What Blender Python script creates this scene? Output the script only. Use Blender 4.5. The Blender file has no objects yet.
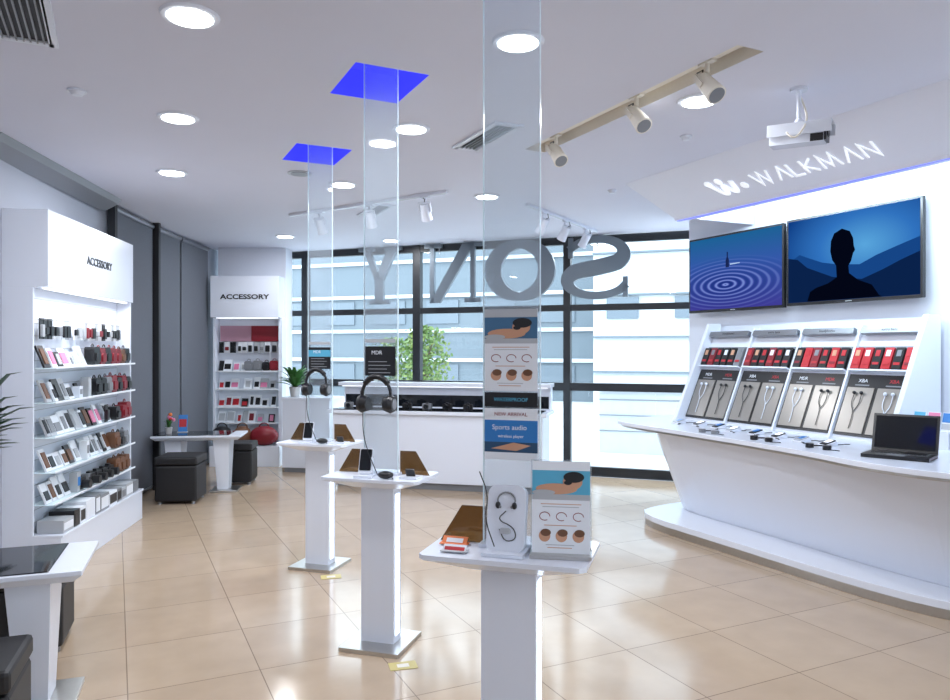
import bpy, bmesh, math, random
from mathutils import Matrix, Vector
random.seed(7)
S=bpy.context.scene
F=740.0; H=1.6; CZ=3.05
R=math.radians
# ---------------------------------------------------------------- materials
MC={}
def mat(name,col,rough=.5,metal=0,em=None,es=0,noise=0,coat=0,nscale=6):
    if name in MC: return MC[name]
    m=bpy.data.materials.new(name); m.use_nodes=True
    nt=m.node_tree; b=nt.nodes['Principled BSDF']
    b.inputs['Base Color'].default_value=(*col,1)
    b.inputs['Roughness'].default_value=rough
    b.inputs['Metallic'].default_value=metal
    if coat: b.inputs['Coat Weight'].default_value=coat
    if em:
        b.inputs['Emission Color'].default_value=(*em,1); b.inputs['Emission Strength'].default_value=es
    if noise:
        tc=nt.nodes.new('ShaderNodeTexCoord'); n=nt.nodes.new('ShaderNodeTexNoise'); n.inputs['Scale'].default_value=nscale
        r=nt.nodes.new('ShaderNodeMix'); r.data_type='RGBA'
        r.inputs[6].default_value=(*[c*(1-noise) for c in col],1); r.inputs[7].default_value=(*[min(1,c*(1+noise)) for c in col],1)
        nt.links.new(tc.outputs['Object'],n.inputs['Vector']); nt.links.new(n.outputs['Fac'],r.inputs[0]); nt.links.new(r.outputs[2],b.inputs['Base Color'])
    MC[name]=m; return m
def clear(name,tint,refl,gl=.02,opac=0,ocol=(1,1,1)):
    if name in MC: return MC[name]
    m=bpy.data.materials.new(name); m.use_nodes=True; nt=m.node_tree; nt.nodes.clear()
    o=nt.nodes.new('ShaderNodeOutputMaterial'); t=nt.nodes.new('ShaderNodeBsdfTransparent'); t.inputs[0].default_value=(*tint,1)
    g=nt.nodes.new('ShaderNodeBsdfGlossy'); g.inputs['Roughness'].default_value=gl
    x=nt.nodes.new('ShaderNodeMixShader'); f=nt.nodes.new('ShaderNodeFresnel'); f.inputs[0].default_value=refl
    nt.links.new(f.outputs[0],x.inputs[0]); nt.links.new(t.outputs[0],x.inputs[1]); nt.links.new(g.outputs[0],x.inputs[2])
    last=x
    if opac:
        d=nt.nodes.new('ShaderNodeBsdfDiffuse'); d.inputs[0].default_value=(*ocol,1)
        y=nt.nodes.new('ShaderNodeMixShader'); y.inputs[0].default_value=opac
        nt.links.new(x.outputs[0],y.inputs[1]); nt.links.new(d.outputs[0],y.inputs[2]); last=y
    nt.links.new(last.outputs[0],o.inputs[0]); MC[name]=m; return m
WHITE=mat('white_laminate',(.78,.82,.91),.22)
WHITEM=mat('white_matte',(.76,.80,.89),.5,noise=.02)
CEILM=mat('ceiling_paint',(.70,.715,.82),.7,noise=.02,nscale=2)
WALLM=mat('wall_paint',(.70,.73,.81),.6,noise=.02,nscale=2)
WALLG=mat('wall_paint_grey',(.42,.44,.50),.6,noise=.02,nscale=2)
FASC=mat('fascia_paint',(.80,.82,.91),.5,noise=.02,nscale=2)
BLIND=mat('blind_fabric',(.125,.135,.16),.8,noise=.06,nscale=30)
DARKSLOT=mat('dark_gap',(.02,.022,.026),.6)
BLACK=mat('black_plastic',(.012,.012,.014),.3)
BLACKG=mat('black_glass',(.008,.010,.014),.05)
FRAME=mat('window_frame_black',(.010,.012,.016),.45)
LEATH=mat('black_leather',(.008,.008,.010),.5,noise=.3,nscale=60)
STEEL=mat('brushed_steel',(.55,.54,.52),.3,1,noise=.06,nscale=40)
STEELD=mat('dark_steel',(.32,.33,.35),.35,1)
SIGNM=mat('sign_metal',(.15,.18,.21),.4,.3)
RED=mat('red_card',(.50,.02,.03),.35); DRED=mat('dark_red',(.22,.01,.02),.4)
BLUE=mat('blue_card',(.03,.20,.55),.35); CYAN=mat('cyan_card',(.10,.42,.62),.35); PINK=mat('pink_card',(.75,.22,.38),.4)
GREY=mat('grey_plastic',(.22,.23,.25),.4); LGREY=mat('light_grey',(.45,.47,.5),.4)
SILV=mat('silver_panel',(.32,.30,.275),.3,.6,noise=.12,nscale=3)
PAPER=mat('paper_white',(.82,.85,.9),.5); SKIN=mat('skin_print',(.60,.32,.20),.6); BROWN=mat('brown_leather',(.16,.07,.035),.5)
ORANGE=mat('orange_tag',(.8,.2,.05),.4); YEL=mat('yellow_tape',(.62,.52,.20),.5); BEIGE=mat('beige_metal',(.84,.79,.70),.5)
GREEN=mat('leaf_green',(.05,.17,.04),.45,noise=.4,nscale=12); DGREEN=mat('leaf_dark',(.012,.045,.018),.4,noise=.4,nscale=12)
CLAY=mat('pot_ceramic',(.5,.5,.5),.3); SOIL=mat('soil',(.05,.03,.02),.9); BARK=mat('bark',(.12,.09,.06),.9)
LED=mat('downlight_lens',(1,1,1),.5,em=(.93,.97,1),es=10)
LEDP=mat('led_strip_soft',(1,1,1),.5,em=(.85,.9,1),es=1.1)
LEDS=mat('led_strip_slit',(1,1,1),.5,em=(.62,.78,1),es=2.5)
LEDB=mat('led_blue',(.02,.03,.3),.5,em=(.045,.05,.95),es=.9)
LEDBL=mat('led_violet',(.1,.1,.4),.5,em=(.16,.20,1),es=1.3)
ACR=clear('acrylic_clear',(.95,.97,.98),1.45,.02,.17,(.8,.90,1)); ACRE=mat('acrylic_edge',(.65,.78,.82),.2,em=(.7,.85,.95),es=.12)
AMB=clear('acrylic_amber',(.42,.30,.17),1.45,.05,.12,(.25,.15,.08)); GLASS=clear('window_glass',(.93,.97,.98),1.45,.0)
def floor_mat():
    m=bpy.data.materials.new('floor_tiles'); m.use_nodes=True; nt=m.node_tree; b=nt.nodes['Principled BSDF']
    tc=nt.nodes.new('ShaderNodeTexCoord'); mp=nt.nodes.new('ShaderNodeMapping'); mp.inputs['Rotation'].default_value=(0,0,R(-25.9)); mp.inputs['Location'].default_value=(-.05,-.2,0)
    br=nt.nodes.new('ShaderNodeTexBrick'); br.offset=0; br.squash=1
    br.inputs['Color1'].default_value=(.51,.385,.27,1); br.inputs['Color2'].default_value=(.56,.43,.305,1); br.inputs['Mortar'].default_value=(.28,.205,.14,1)
    br.inputs['Scale'].default_value=1; br.inputs['Mortar Size'].default_value=.003; br.inputs['Brick Width'].default_value=.6; br.inputs['Row Height'].default_value=.6; br.inputs['Mortar Smooth'].default_value=.1
    n=nt.nodes.new('ShaderNodeTexNoise'); n.inputs['Scale'].default_value=5; n.inputs['Detail'].default_value=6
    mx=nt.nodes.new('ShaderNodeMix'); mx.data_type='RGBA'; mx.blend_type='MULTIPLY'; mx.inputs[0].default_value=.22
    nt.links.new(tc.outputs['Object'],mp.inputs[0]); nt.links.new(mp.outputs[0],br.inputs['Vector']); nt.links.new(mp.outputs[0],n.inputs['Vector'])
    nt.links.new(br.outputs['Color'],mx.inputs[6]); nt.links.new(n.outputs['Fac'],mx.inputs[7]); nt.links.new(mx.outputs[2],b.inputs['Base Color'])
    b.inputs['Roughness'].default_value=.13
    bp=nt.nodes.new('ShaderNodeBump'); bp.inputs['Strength'].default_value=.25; bp.inputs['Distance'].default_value=.002; bp.invert=True
    nt.links.new(br.outputs['Fac'],bp.inputs['Height']); nt.links.new(bp.outputs[0],b.inputs['Normal'])
    return m
FLOORM=floor_mat()
# ---------------------------------------------------------------- builder
def chaikin(p,it=2,closed=True):
    for _ in range(it):
        q=[];n=len(p)
        rng=range(n) if closed else range(n-1)
        if not closed: q.append(p[0])
        for i in rng:
            a=p[i];b=p[(i+1)%n]
            q.append(tuple(.75*x+.25*y for x,y in zip(a,b))); q.append(tuple(.25*x+.75*y for x,y in zip(a,b)))
        if not closed: q.append(p[-1])
        p=q
    return p
def T(x,y,z): return Matrix.Translation((x,y,z))
def RX(a): return Matrix.Rotation(a,4,'X')
def RY(a): return Matrix.Rotation(a,4,'Y')
def RZ(a): return Matrix.Rotation(a,4,'Z')
class B:
    def __init__(s,name): s.n=name;s.v=[];s.f=[];s.m=[];s.s=[];s.mats=[];s.M=Matrix()
    def add(s,vs,fs,m,M=None,sm=False):
        if m not in s.mats: s.mats.append(m)
        k=s.mats.index(m);o=len(s.v); MM=s.M@M if M is not None else s.M
        s.v+=[tuple(MM@Vector(v)) for v in vs]
        for f in fs: s.f.append([i+o for i in f]); s.m.append(k); s.s.append(sm)
    def bx(s,x0,x1,y0,y1,z0,z1,m,M=None):
        vs=[(x,y,z) for z in (z0,z1) for y in (y0,y1) for x in (x0,x1)]
        s.add(vs,[(0,2,3,1),(4,5,7,6),(0,1,5,4),(2,6,7,3),(0,4,6,2),(1,3,7,5)],m,M)
    def box(s,c,d,m,M=None):
        s.bx(c[0]-d[0]/2,c[0]+d[0]/2,c[1]-d[1]/2,c[1]+d[1]/2,c[2]-d[2]/2,c[2]+d[2]/2,m,M)
    def rbox(s,c,d,r,m,M=None,ax='y'):
        w,h=d[0]/2,d[2]/2; pts=[]
        for cx,cz,a0 in ((w-r,h-r,0),(-w+r,h-r,90),(-w+r,-h+r,180),(w-r,-h+r,270)):
            for k in range(5):
                a=R(a0+k*22.5); pts.append((c[0]+cx+r*math.cos(a),c[2]+cz+r*math.sin(a)))
        n=len(pts); vs=[(p[0],c[1]-d[1]/2,p[1]) for p in pts]+[(p[0],c[1]+d[1]/2,p[1]) for p in pts]
        s.add(vs,[tuple(range(n)),tuple(range(2*n-1,n-1,-1))]+[(i,(i+1)%n,n+(i+1)%n,n+i) for i in range(n)],m,M)
    def prism(s,pb,z0,z1,m,pt=None,M=None):
        pt=pt or pb;n=len(pb)
        vs=[(p[0],p[1],z0) for p in pb]+[(p[0],p[1],z1) for p in pt]
        s.add(vs,[tuple(range(n-1,-1,-1)),tuple(range(n,2*n))]+[(i,(i+1)%n,n+(i+1)%n,n+i) for i in range(n)],m,M)
    def xprism(s,yz,x0,x1,m,M=None):
        n=len(yz); vs=[(x0,p[0],p[1]) for p in yz]+[(x1,p[0],p[1]) for p in yz]
        s.add(vs,[tuple(range(n)),tuple(range(2*n-1,n-1,-1))]+[(i,(i+1)%n,n+(i+1)%n,n+i) for i in range(n)],m,M)
    def poly(s,pts,m,M=None): s.add(pts,[tuple(range(len(pts)))],m,M)
    def cyl(s,p0,p1,r0,m,r1=None,n=16,M=None,cap=True):
        r1=r0 if r1 is None else r1
        p0=Vector(p0);p1=Vector(p1);d=(p1-p0).normalized()
        a=d.orthogonal().normalized();b=d.cross(a)
        vs=[];
        for p,r in((p0,r0),(p1,r1)):
            for i in range(n):
                t=2*math.pi*i/n; vs.append(p+a*r*math.cos(t)+b*r*math.sin(t))
        s.add(vs,[(i,(i+1)%n,n+(i+1)%n,n+i) for i in range(n)],m,M,True)
        if cap: s.add(vs,[tuple(range(n-1,-1,-1)),tuple(range(n,2*n))],m,M)
    def tube(s,pts,r,m,n=6,M=None,closed=False):
        P=[Vector(p) for p in pts];vs=[];N=len(P);prev=None
        for i,p in enumerate(P):
            if closed: d=(P[(i+1)%N]-P[i-1]).normalized()
            else: d=(P[min(i+1,N-1)]-P[max(i-1,0)]).normalized()
            a=d.orthogonal().normalized() if prev is None else (prev-d*prev.dot(d)).normalized()
            prev=a;b=d.cross(a)
            rr=r[i] if isinstance(r,(list,tuple)) else r
            for k in range(n):
                t=2*math.pi*k/n; vs.append(p+a*rr*math.cos(t)+b*rr*math.sin(t))
        fs=[]
        for i in range(N if closed else N-1):
            j=(i+1)%N
            for k in range(n): fs.append((i*n+k,i*n+(k+1)%n,j*n+(k+1)%n,j*n+k))
        if not closed: fs+=[tuple(range(n-1,-1,-1)),tuple((N-1)*n+k for k in range(n))]
        s.add(vs,fs,m,M,True)
    def sph(s,c,r,m,M=None,nu=14,nv=9):
        if not isinstance(r,(tuple,list)): r=(r,r,r)
        vs=[(c[0],c[1],c[2]+r[2])];
        for j in range(1,nv):
            a=math.pi*j/nv
            for i in range(nu):
                t=2*math.pi*i/nu; vs.append((c[0]+r[0]*math.sin(a)*math.cos(t),c[1]+r[1]*math.sin(a)*math.sin(t),c[2]+r[2]*math.cos(a)))
        vs.append((c[0],c[1],c[2]-r[2]));L=len(vs)-1;fs=[(0,1+i,1+(i+1)%nu) for i in range(nu)]
        for j in range(nv-2):
            for i in range(nu):
                a=1+j*nu+i;b=1+j*nu+(i+1)%nu; fs.append((a,a+nu,b+nu,b))
        o=1+(nv-2)*nu
        fs+=[(L,o+(i+1)%nu,o+i) for i in range(nu)]
        s.add(vs,fs,m,M,True)
    def rib(s,pts,w,dep,m,M=None,closed=False):
        """stroke in xy plane, thickness dep in z. w scalar or list (half widths)"""
        n=len(pts);L=[];Rr=[]
        for i,p in enumerate(pts):
            a=pts[i-1] if (i>0 or closed) else p; b=pts[(i+1)%n] if (i<n-1 or closed) else p
            d1=Vector((p[0]-a[0],p[1]-a[1]));d2=Vector((b[0]-p[0],b[1]-p[1]))
            if d1.length<1e-9:d1=d2
            if d2.length<1e-9:d2=d1
            d1.normalize();d2.normalize();t=(d1+d2)
            t=t.normalized() if t.length>1e-4 else d1
            nn=Vector((-t.y,t.x)); c=max(.45,nn.dot(Vector((-d1.y,d1.x))))
            h=(w[i] if isinstance(w,(list,tuple)) else w)/c
            L.append((p[0]+nn.x*h,p[1]+nn.y*h));Rr.append((p[0]-nn.x*h,p[1]-nn.y*h))
        vs=[(x,y,dep) for x,y in L]+[(x,y,dep) for x,y in Rr]+[(x,y,0) for x,y in L]+[(x,y,0) for x,y in Rr]
        fs=[]
        for i in range(n if closed else n-1):
            j=(i+1)%n
            fs+=[(i,n+i,n+j,j),(2*n+i,2*n+j,3*n+j,3*n+i),(i,j,2*n+j,2*n+i),(n+i,3*n+i,3*n+j,n+j)]
        if not closed: fs+=[(0,2*n,3*n,n),(n-1,2*n-1,4*n-1,3*n-1)]
        s.add(vs,fs,m,M)
    def text(s,txt,size,m,M,ext=.003,align='CENTER',off=0):
        c=bpy.data.curves.new('t','FONT');c.body=txt;c.size=size;c.extrude=ext;c.align_x=align;c.align_y='CENTER';c.resolution_u=3;c.offset=off
        o=bpy.data.objects.new('t',c);S.collection.objects.link(o)
        dg=bpy.context.evaluated_depsgraph_get();me=bpy.data.meshes.new_from_object(o.evaluated_get(dg))
        s.add([tuple(v.co) for v in me.vertices],[tuple(p.vertices) for p in me.polygons],m,M)
        bpy.data.objects.remove(o);bpy.data.curves.remove(c);bpy.data.meshes.remove(me)
    def end(s,loc=(0,0,0),rz=0,bevel=0,parent=None,recalc=True):
        me=bpy.data.meshes.new(s.n);me.from_pydata(s.v,[],s.f)
        for m in s.mats: me.materials.append(m)
        for p,k,q in zip(me.polygons,s.m,s.s): p.material_index=k;p.use_smooth=q
        if recalc:
            bm=bmesh.new();bm.from_mesh(me);bmesh.ops.recalc_face_normals(bm,faces=bm.faces);bm.to_mesh(me);bm.free()
        me.update()
        o=bpy.data.objects.new(s.n,me);S.collection.objects.link(o)
        o.location=loc;o.rotation_euler=(0,0,rz)
        if bevel:
            b=o.modifiers.new('bevel','BEVEL');b.width=bevel;b.segments=2;b.limit_method='ANGLE';b.angle_limit=R(40)
        if parent: o.parent=parent
        return o
TXT=RX(R(90))
def SC(x,y,z=1): return Matrix.Diagonal((x,y,z,1))
th=R(25.9); Nx,Ny=math.cos(th),math.sin(th)
def RW(n,u): return (n*Nx-u*Ny, n*Ny+u*Nx)
THR=th-R(90)   # local x=-u , local y=n
def ceilpt(px,py,z=CZ):
    D=(z-H)*F/(350-py); return ((px-475)/F*D,D)
# ---------------------------------------------------------------- room shell
wl=[(-3.15,-2.6),(-3.30,5.0),(-3.60,7.05),(-3.74,8.5),(-3.78,11.33)]
wr=[(4.0,8.41),(2.70,7.60),RW(5.5,6.1),RW(5.5,-3.0)]
outer=wl+wr[:1]+[RW(5.62,6.1)]+wr[2:]+[(6.2,-2.6)]
def polyfill(name,outer,holes,z,m,flip):
    bm=bmesh.new();ed=[]
    for loop in [outer]+holes:
        vs=[bm.verts.new((x,y,z)) for x,y in loop]
        for i in range(len(vs)): ed.append(bm.edges.new((vs[i],vs[(i+1)%len(vs)])))
    bmesh.ops.triangle_fill(bm,use_beauty=True,edges=ed)
    for f in bm.faces:
        if (f.normal.z<0)!=flip: f.normal_flip()
    me=bpy.data.meshes.new(name);bm.to_mesh(me);bm.free();me.materials.append(m)
    o=bpy.data.objects.new(name,me);S.collection.objects.link(o);return o
polyfill('floor',outer,[],0,FLOORM,False)
def rectNU(n0,n1,u0,u1): return [RW(n0,u0),RW(n1,u0),RW(n1,u1),RW(n0,u1)]
def NUof(x,y): return (x*Nx+y*Ny,-x*Ny+y*Nx)
peds=[(.126,2.54),(-.513,4.04),(-1.15,5.5)]
recs=[]
for c in [(.12,2.5),(-.53,4.04),(-1.18,5.5)]:
    n,u=NUof(*c); recs.append((n-.2,n+.2,u-.25,u+.25))
slot=(2.66,2.83,2.62,4.66)
polyfill('ceiling',outer,[rectNU(*r) for r in recs]+[rectNU(*slot)],CZ,CEILM,True)
for r in recs:
    b=B('ceiling_recess_light')
    p=rectNU(*r);q=p+[p[0]]
    for i in range(4): b.poly([(*q[i],CZ),(*q[i+1],CZ),(*q[i+1],CZ+.16),(*q[i],CZ+.16)],LEDBL if i in(0,) else LEDB)
    b.poly([(*x,CZ+.16) for x in p],LEDB); b.end(recalc=False)
b=B('ceiling_track_recess');p=rectNU(*slot);q=p+[p[0]]
for i in range(4): b.poly([(*q[i],CZ),(*q[i+1],CZ),(*q[i+1],CZ+.07),(*q[i],CZ+.07)],BEIGE)
b.poly([(*x,CZ+.07) for x in p],BEIGE); b.end(recalc=False)
def wallseg(b,p,q,z0,z1,m,t=.1):
    d=Vector((q[0]-p[0],q[1]-p[1])).normalized();n=Vector((-d.y,d.x))*t
    b.prism([p,q,(q[0]+n.x,q[1]+n.y),(p[0]+n.x,p[1]+n.y)],z0,z1,m)
b=B('wall_left')
for i in range(len(wl)-1): wallseg(b,wl[i],wl[i+1],0,CZ,WALLG)
b.end()
b=B('wall_rear'); wallseg(b,(6.2,-2.6),(-3.15,-2.6),0,CZ,WALLM,-.1); b.end()
b=B('wall_right'); b.bx(-6.1,3.0,5.5,5.62,0,CZ,WALLM); b.end(rz=THR)
b=B('wall_side'); wallseg(b,(4.0,8.41),(2.9,7.5),0,CZ,WALLM,-.08); b.end()
for (p,q) in [((-3.56,7.28),(-3.665,8.40)),((-3.67,8.5),(-3.71,9.30)),((-3.71,9.34),(-3.715,10.28))]:
    b=B('roller_blind'); d=Vector((q[0]-p[0],q[1]-p[1]));L=d.length;d.normalize()
    b.bx(0,L,-.004,.004,.06,2.98,BLIND); b.cyl((0,.0,3.0),(L,0,3.0),.03,STEELD,n=12); b.cyl((0,0,.06),(L,0,.06),.012,STEELD,n=8)
    b.end((p[0],p[1],0),math.atan2(d.y,d.x))
b=B('trim_blind_gap'); 
for (x,y) in [(-3.655,8.46),(-3.55,7.22)]: b.bx(x-.02,x+.05,y-.025,y+.025,0,CZ,DARKSLOT)
b.end()
b=B('ceiling_bulkhead')
pa=(-3.305,4.9);pb=(-3.56,7.1)
L=math.hypot(pb[0]-pa[0],pb[1]-pa[1])
b.xprism([(0,CZ-.001),(-.16,CZ-.001),(-.13,CZ-.05),(0,CZ-.12)],0,L,GREY); b.end((pa[0],pa[1],0),math.atan2(pb[1]-pa[1],pb[0]-pa[0]))
# ---------------------------------------------------------------- windows
WO=(-3.78,11.33); WA=math.atan2(-.375,1); WL=(4.0+3.78)/math.cos(WA)
vx=[.04,1.36,3.17,5.29,7.41,WL-.03]
for i in range(5):
    b=B('window_%d'%(i+1)); a,c=vx[i],vx[i+1]
    hw=.055 if i==2 else .045
    b.bx(a-hw,a+hw,0,.1,0,CZ,FRAME)
    if i==4: b.bx(c-.04,c+.04,0,.1,0,CZ,FRAME)
    for z,hh in((.06,.06),(1.13,.05),(2.14,.04),(CZ-.05,.05)): b.bx(a+.04,c-.04,.01,.09,z-hh,z+hh,FRAME)
    b.poly([(a+.04,.05,.12),(c-.04,.05,.12),(c-.04,.05,2.95),(a+.04,.05,2.95)],GLASS)
    b.end((*WO,0),WA)
b=B('window_sign_letters')
def ell(cx,cy,rx,ry,a0,a1,n): return [(cx+rx*math.cos(R(a0+(a1-a0)*k/n)),cy+ry*math.sin(R(a0+(a1-a0)*k/n))) for k in range(n+1)]
hgt=.76; dp=.06
def letter_S(M):
    p=[(.66,.60)]+ell(.37,.545,.28,.175,35,225,12)+[(.37,.375)]+list(reversed(ell(.37,.215,.31,.175,-145,45,12)))[0:]+[(.07,.17)]
    p=chaikin(p,1,False);n=len(p)
    w=[.045+.05*math.exp(-((i/(n-1)-.5)/.16)**2) for i in range(n)]
    b.rib(p,w,dp,SIGNM,M); b.bx(.62,.67,.5,.74,0,dp,SIGNM,M); b.bx(.05,.10,.02,.26,0,dp,SIGNM,M)
def letter_O(M):
    p=ell(.4,.38,.33,.325,0,360,32)[:-1]
    w=[.05+.05*abs(math.cos(2*math.pi*i/32)) for i in range(32)]
    b.rib(p,w,dp,SIGNM,M,True)
def letter_N(M):
    for x in(.1,.66): b.bx(x,x+.06,.0,hgt,0,dp,SIGNM,M)
    b.prism([(.1,.76),(.26,.76),(.72,.0),(.58,.0)],0,dp,SIGNM,M=M)
    b.bx(.02,.24,0,.05,0,dp,SIGNM,M); b.bx(0.0,.2,.71,.76,0,dp,SIGNM,M); b.bx(.56,.80,.71,.76,0,dp,SIGNM,M)
def letter_Y(M):
    b.bx(.30,.44,.0,.34,0,dp,SIGNM,M); b.prism([(.06,.74),(.22,.74),(.44,.34),(.30,.32)],0,dp,SIGNM,M=M); b.prism([(.54,.74),(.64,.74),(.44,.32),(.34,.32)],0,dp,SIGNM,M=M)
    b.bx(0,.28,.71,.76,0,dp,SIGNM,M); b.bx(.46,.72,.71,.76,0,dp,SIGNM,M); b.bx(.2,.54,0,.05,0,dp,SIGNM,M)
def winx(px):
    t=(px-475)/F; y=(9.911-.15)/(1+.375*t); x=t*y; return (x+3.78)/math.cos(WA)
for fn,p1,p0,w0 in((letter_S,636,568,.70),(letter_O,555,489,.8),(letter_N,484,424,.82),(letter_Y,402,358,.74)):
    xa,xb=winx(p0),winx(p1); sc=(xb-xa)/w0
    M=T(xb,-.07,2.24)@Matrix(((-sc,0,0,0),(0,0,1,0),(0,1.05,0,0),(0,0,0,1)))
    fn(M)
for x in (winx(370),winx(440),winx(520),winx(600)): b.cyl((x,-.04,2.9),(x,-.04,CZ),.008,STEELD,n=8)
b.end((*WO,0),WA)
# ---------------------------------------------------------------- outside
OUTG=mat('outside_paving',(.5,.52,.53),.8,noise=.1); FAC=mat('facade_white',(.50,.54,.58),.6,noise=.05); FACG=mat('facade_grey',(.12,.15,.175),.6); FACW=mat('facade_glass',(.12,.15,.18),.3)
b=B('exterior_ground'); b.bx(-45,45,.3,60,-.3,-.05,OUTG); b.end((*WO,0),WA)
b=B('office_building')
b.bx(-12,2.8,14,22,-.05,7,FACG); b.bx(3.2,30,12,20,-.05,9,FAC)
for z in (1.2,2.2,3.4,4.6): 
    b.bx(-12,2.8,13.9,14,z,z+.12,FAC); b.bx(3.2,30,11.85,12,z-.25,z-.2,FACG)
for x in range(-11,3,2): b.bx(x,x+1.2,13.95,14,.3,1.1,FACW); b.bx(x,x+1.2,13.95,14,2.5,3.3,FACW)
for k in range(14): b.bx(3.6+k*1.9,4.5+k*1.9,11.9,12,2.5,3.1,FACW)
b.end((*WO,0),WA)
b=B('terrace_parapet'); b.bx(5.2,14,2.6,2.75,-.05,1.0,FAC); b.bx(5.2,14,2.5,2.85,1.0,1.06,GREY); 
for z in (.3,.55,.8): b.bx(5.2,14,2.59,2.6,z,z+.015,GREY)
b.end((*WO,0),WA)
TL1=mat('tree_leaf',(.07,.13,.025),.6);TL2=mat('tree_leaf_light',(.14,.19,.045),.6)
def tree(loc,h,w,nl):
    b=B('street_tree'); b.tube([(0,0,-.05),(.05,0,h*.35),(0,.05,h*.7)],[.07,.05,.02],BARK)
    for k in range(5):
        a=k*1.3;b.tube([(0.03,0,h*(.3+.08*k)),(w*.6*math.cos(a),w*.6*math.sin(a),h*(.45+.09*k))],[.025,.01],BARK)
    for k in range(nl):
        a=random.uniform(0,6.28);rr=random.random()**.6;z=random.uniform(.25,1);ww=w*math.sqrt(max(.04,1-((z-.62)/.42)**2))*random.uniform(.7,1.15)
        c=Vector((rr*ww*math.cos(a),rr*ww*math.sin(a),z*h)); s1=Vector((random.uniform(-1,1),random.uniform(-1,1),random.uniform(-1,1))).normalized()*.06; s2=s1.orthogonal().normalized()*.04
        b.poly([c-s1,c+s2,c+s1,c-s2],random.choice([TL1,TL1,TL2]))
    b.end((*loc,0),recalc=False)
tree((-1.15,17),2.15,.66,1100); tree((-2.0,18.5),1.9,.75,700)
# ---------------------------------------------------------------- ceiling fittings
def area(name,loc,size,en,col=(.93,.96,1),parent=None,rot=None,shape='DISK',sy=None,spread=None):
    l=bpy.data.lights.new(name,'AREA');l.shape=shape;l.size=size;l.energy=en;l.color=col
    if sy: l.size_y=sy
    if spread: l.spread=spread
    o=bpy.data.objects.new(name,l);S.collection.objects.link(o);o.location=loc
    if rot: o.rotation_euler=rot
    if parent: o.parent=parent
    return o
dl=[ceilpt(*p) for p in((190,15),(178,117),(172,172),(411,128),(518,41),(343,184),(285,236),(699,100),(487,196),(391,240),(598,243))]
nf=len(dl)
dl+=[(-1.9,.3),(.5,.4),(2.2,1.0),(-1.9,-1.6),(1.2,-1.5),(4.0,-.8)]
for i,(x,y) in enumerate(dl):
    b=B('downlight'); n=28
    b.cyl((0,0,-.012),(0,0,-.001),.118,WHITEM,.125,n=n); b.cyl((0,0,-.016),(0,0,-.012),.095,LED,n=n)
    o=b.end((x,y,CZ)); area('lamp',(0,0,-.022),.17,18 if i<nf else 8,(.93,.955,1),parent=o)
def vent(n,u,w,l):
    b=B('air_vent'); b.bx(-l/2,l/2,-w/2,w/2,-.004,-.001,DARKSLOT)
    for s in(-1,1): b.bx(-l/2-.025,l/2+.025,s*w/2-.02,s*w/2+.02,-.014,-.001,WHITEM); b.bx(s*l/2-.02,s*l/2+.02,-w/2,w/2,-.014,-.001,WHITEM)
    k=int(w/.028)
    for i in range(k): 
        y=-w/2+(i+.7)*w/k; b.bx(-l/2,l/2,y-.006,y+.002,-.014,-.005,GREY)
    x,y=RW(n,u); b.end((x,y,CZ),THR)
n,u=NUof(.075,5.02); vent(n,u,.17,.62)
n,u=NUof(-1.02,7.65); vent(n,u,.17,.6)
n,u=NUof(-2.06,3.16); vent(n,u,.42,.55)
def smoke(px,py,r=.05):
    x,y=ceilpt(px,py);b=B('smoke_detector');b.cyl((0,0,-.012),(0,0,-.001),r,WHITEM,n=20);b.cyl((0,0,-.03),(0,0,-.012),r*.55,WHITEM,r*.8,n=20);b.end((x,y,CZ))
smoke(77,90);smoke(686,136,.04);smoke(612,190,.04)
x,y=ceilpt(300,173);b=B('ceiling_speaker');b.cyl((0,0,-.008),(0,0,-.001),.1,LGREY,n=24);b.cyl((0,0,-.012),(0,0,-.008),.075,GREY,n=24);b.end((x,y,CZ))
def spot(b,x,y,z,az,tilt,m=WHITE,k=1.15):
    b.cyl((x,y,z),(x,y,z-.06),.012,m,n=10); b.bx(x-.05,x+.05,y-.018,y+.018,z-.012,z,m)
    M=T(x,y,z-.12)@RZ(az)@RX(tilt)@Matrix.Scale(k,4)
    b.bx(-.05,-.044,-.012,.012,-.02,.06,m,M);b.bx(.044,.05,-.012,.012,-.02,.06,m,M);b.bx(-.05,.05,-.012,.012,.055,.06,m,M)
    b.cyl((0,0,.05),(0,0,-.09),.034,m,.046,n=18,M=M); b.cyl((0,0,-.0905),(0,0,-.093),.038,GREY,n=18,M=M)
    b.tube([(0,0,.05),(.0,.03,.075),(0,.0,.1)],.004,BLACK,M=M)
def track(name,p,q,ks,az,tilt,z=CZ,m=WHITE,k=1.15):
    d=Vector((q[0]-p[0],q[1]-p[1]));L=d.length;a=math.atan2(d.y,d.x)
    b=B(name);b.bx(0,L,-.018,.018,-.03,-.001,m)
    for kk in ks: spot(b,kk*L,0,-.03,az,tilt,m,k)
    return b.end((p[0],p[1],z),a)
track('track_light',ceilpt(290,214),ceilpt(447,190),(.22,.55,.88),R(20),R(35))
track('track_light',ceilpt(527,203),ceilpt(596,230),(.20,.50,.82),R(160),R(-35))
track('track_light',RW(2.745,4.6),RW(2.745,2.68),(.12,.58,.88),R(-90),R(42),CZ+.069,BEIGE,1.12)
x,y=ceilpt(799,88);b=B('security_camera')
b.cyl((0,0,-.02),(0,0,-.001),.045,WHITE,n=20);b.cyl((0,0,-.19),(0,0,-.02),.012,WHITE,n=12);b.sph((0,0,-.19),.024,WHITE)
b.tube(chaikin([(0,0,-.03),(.03,0,-.1),(.02,-.07,-.2),(-.05,-.09,-.30),(-.08,-.07,-.29),(-.09,-.05,-.26)],3,False),.006,BEIGE)
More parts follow.
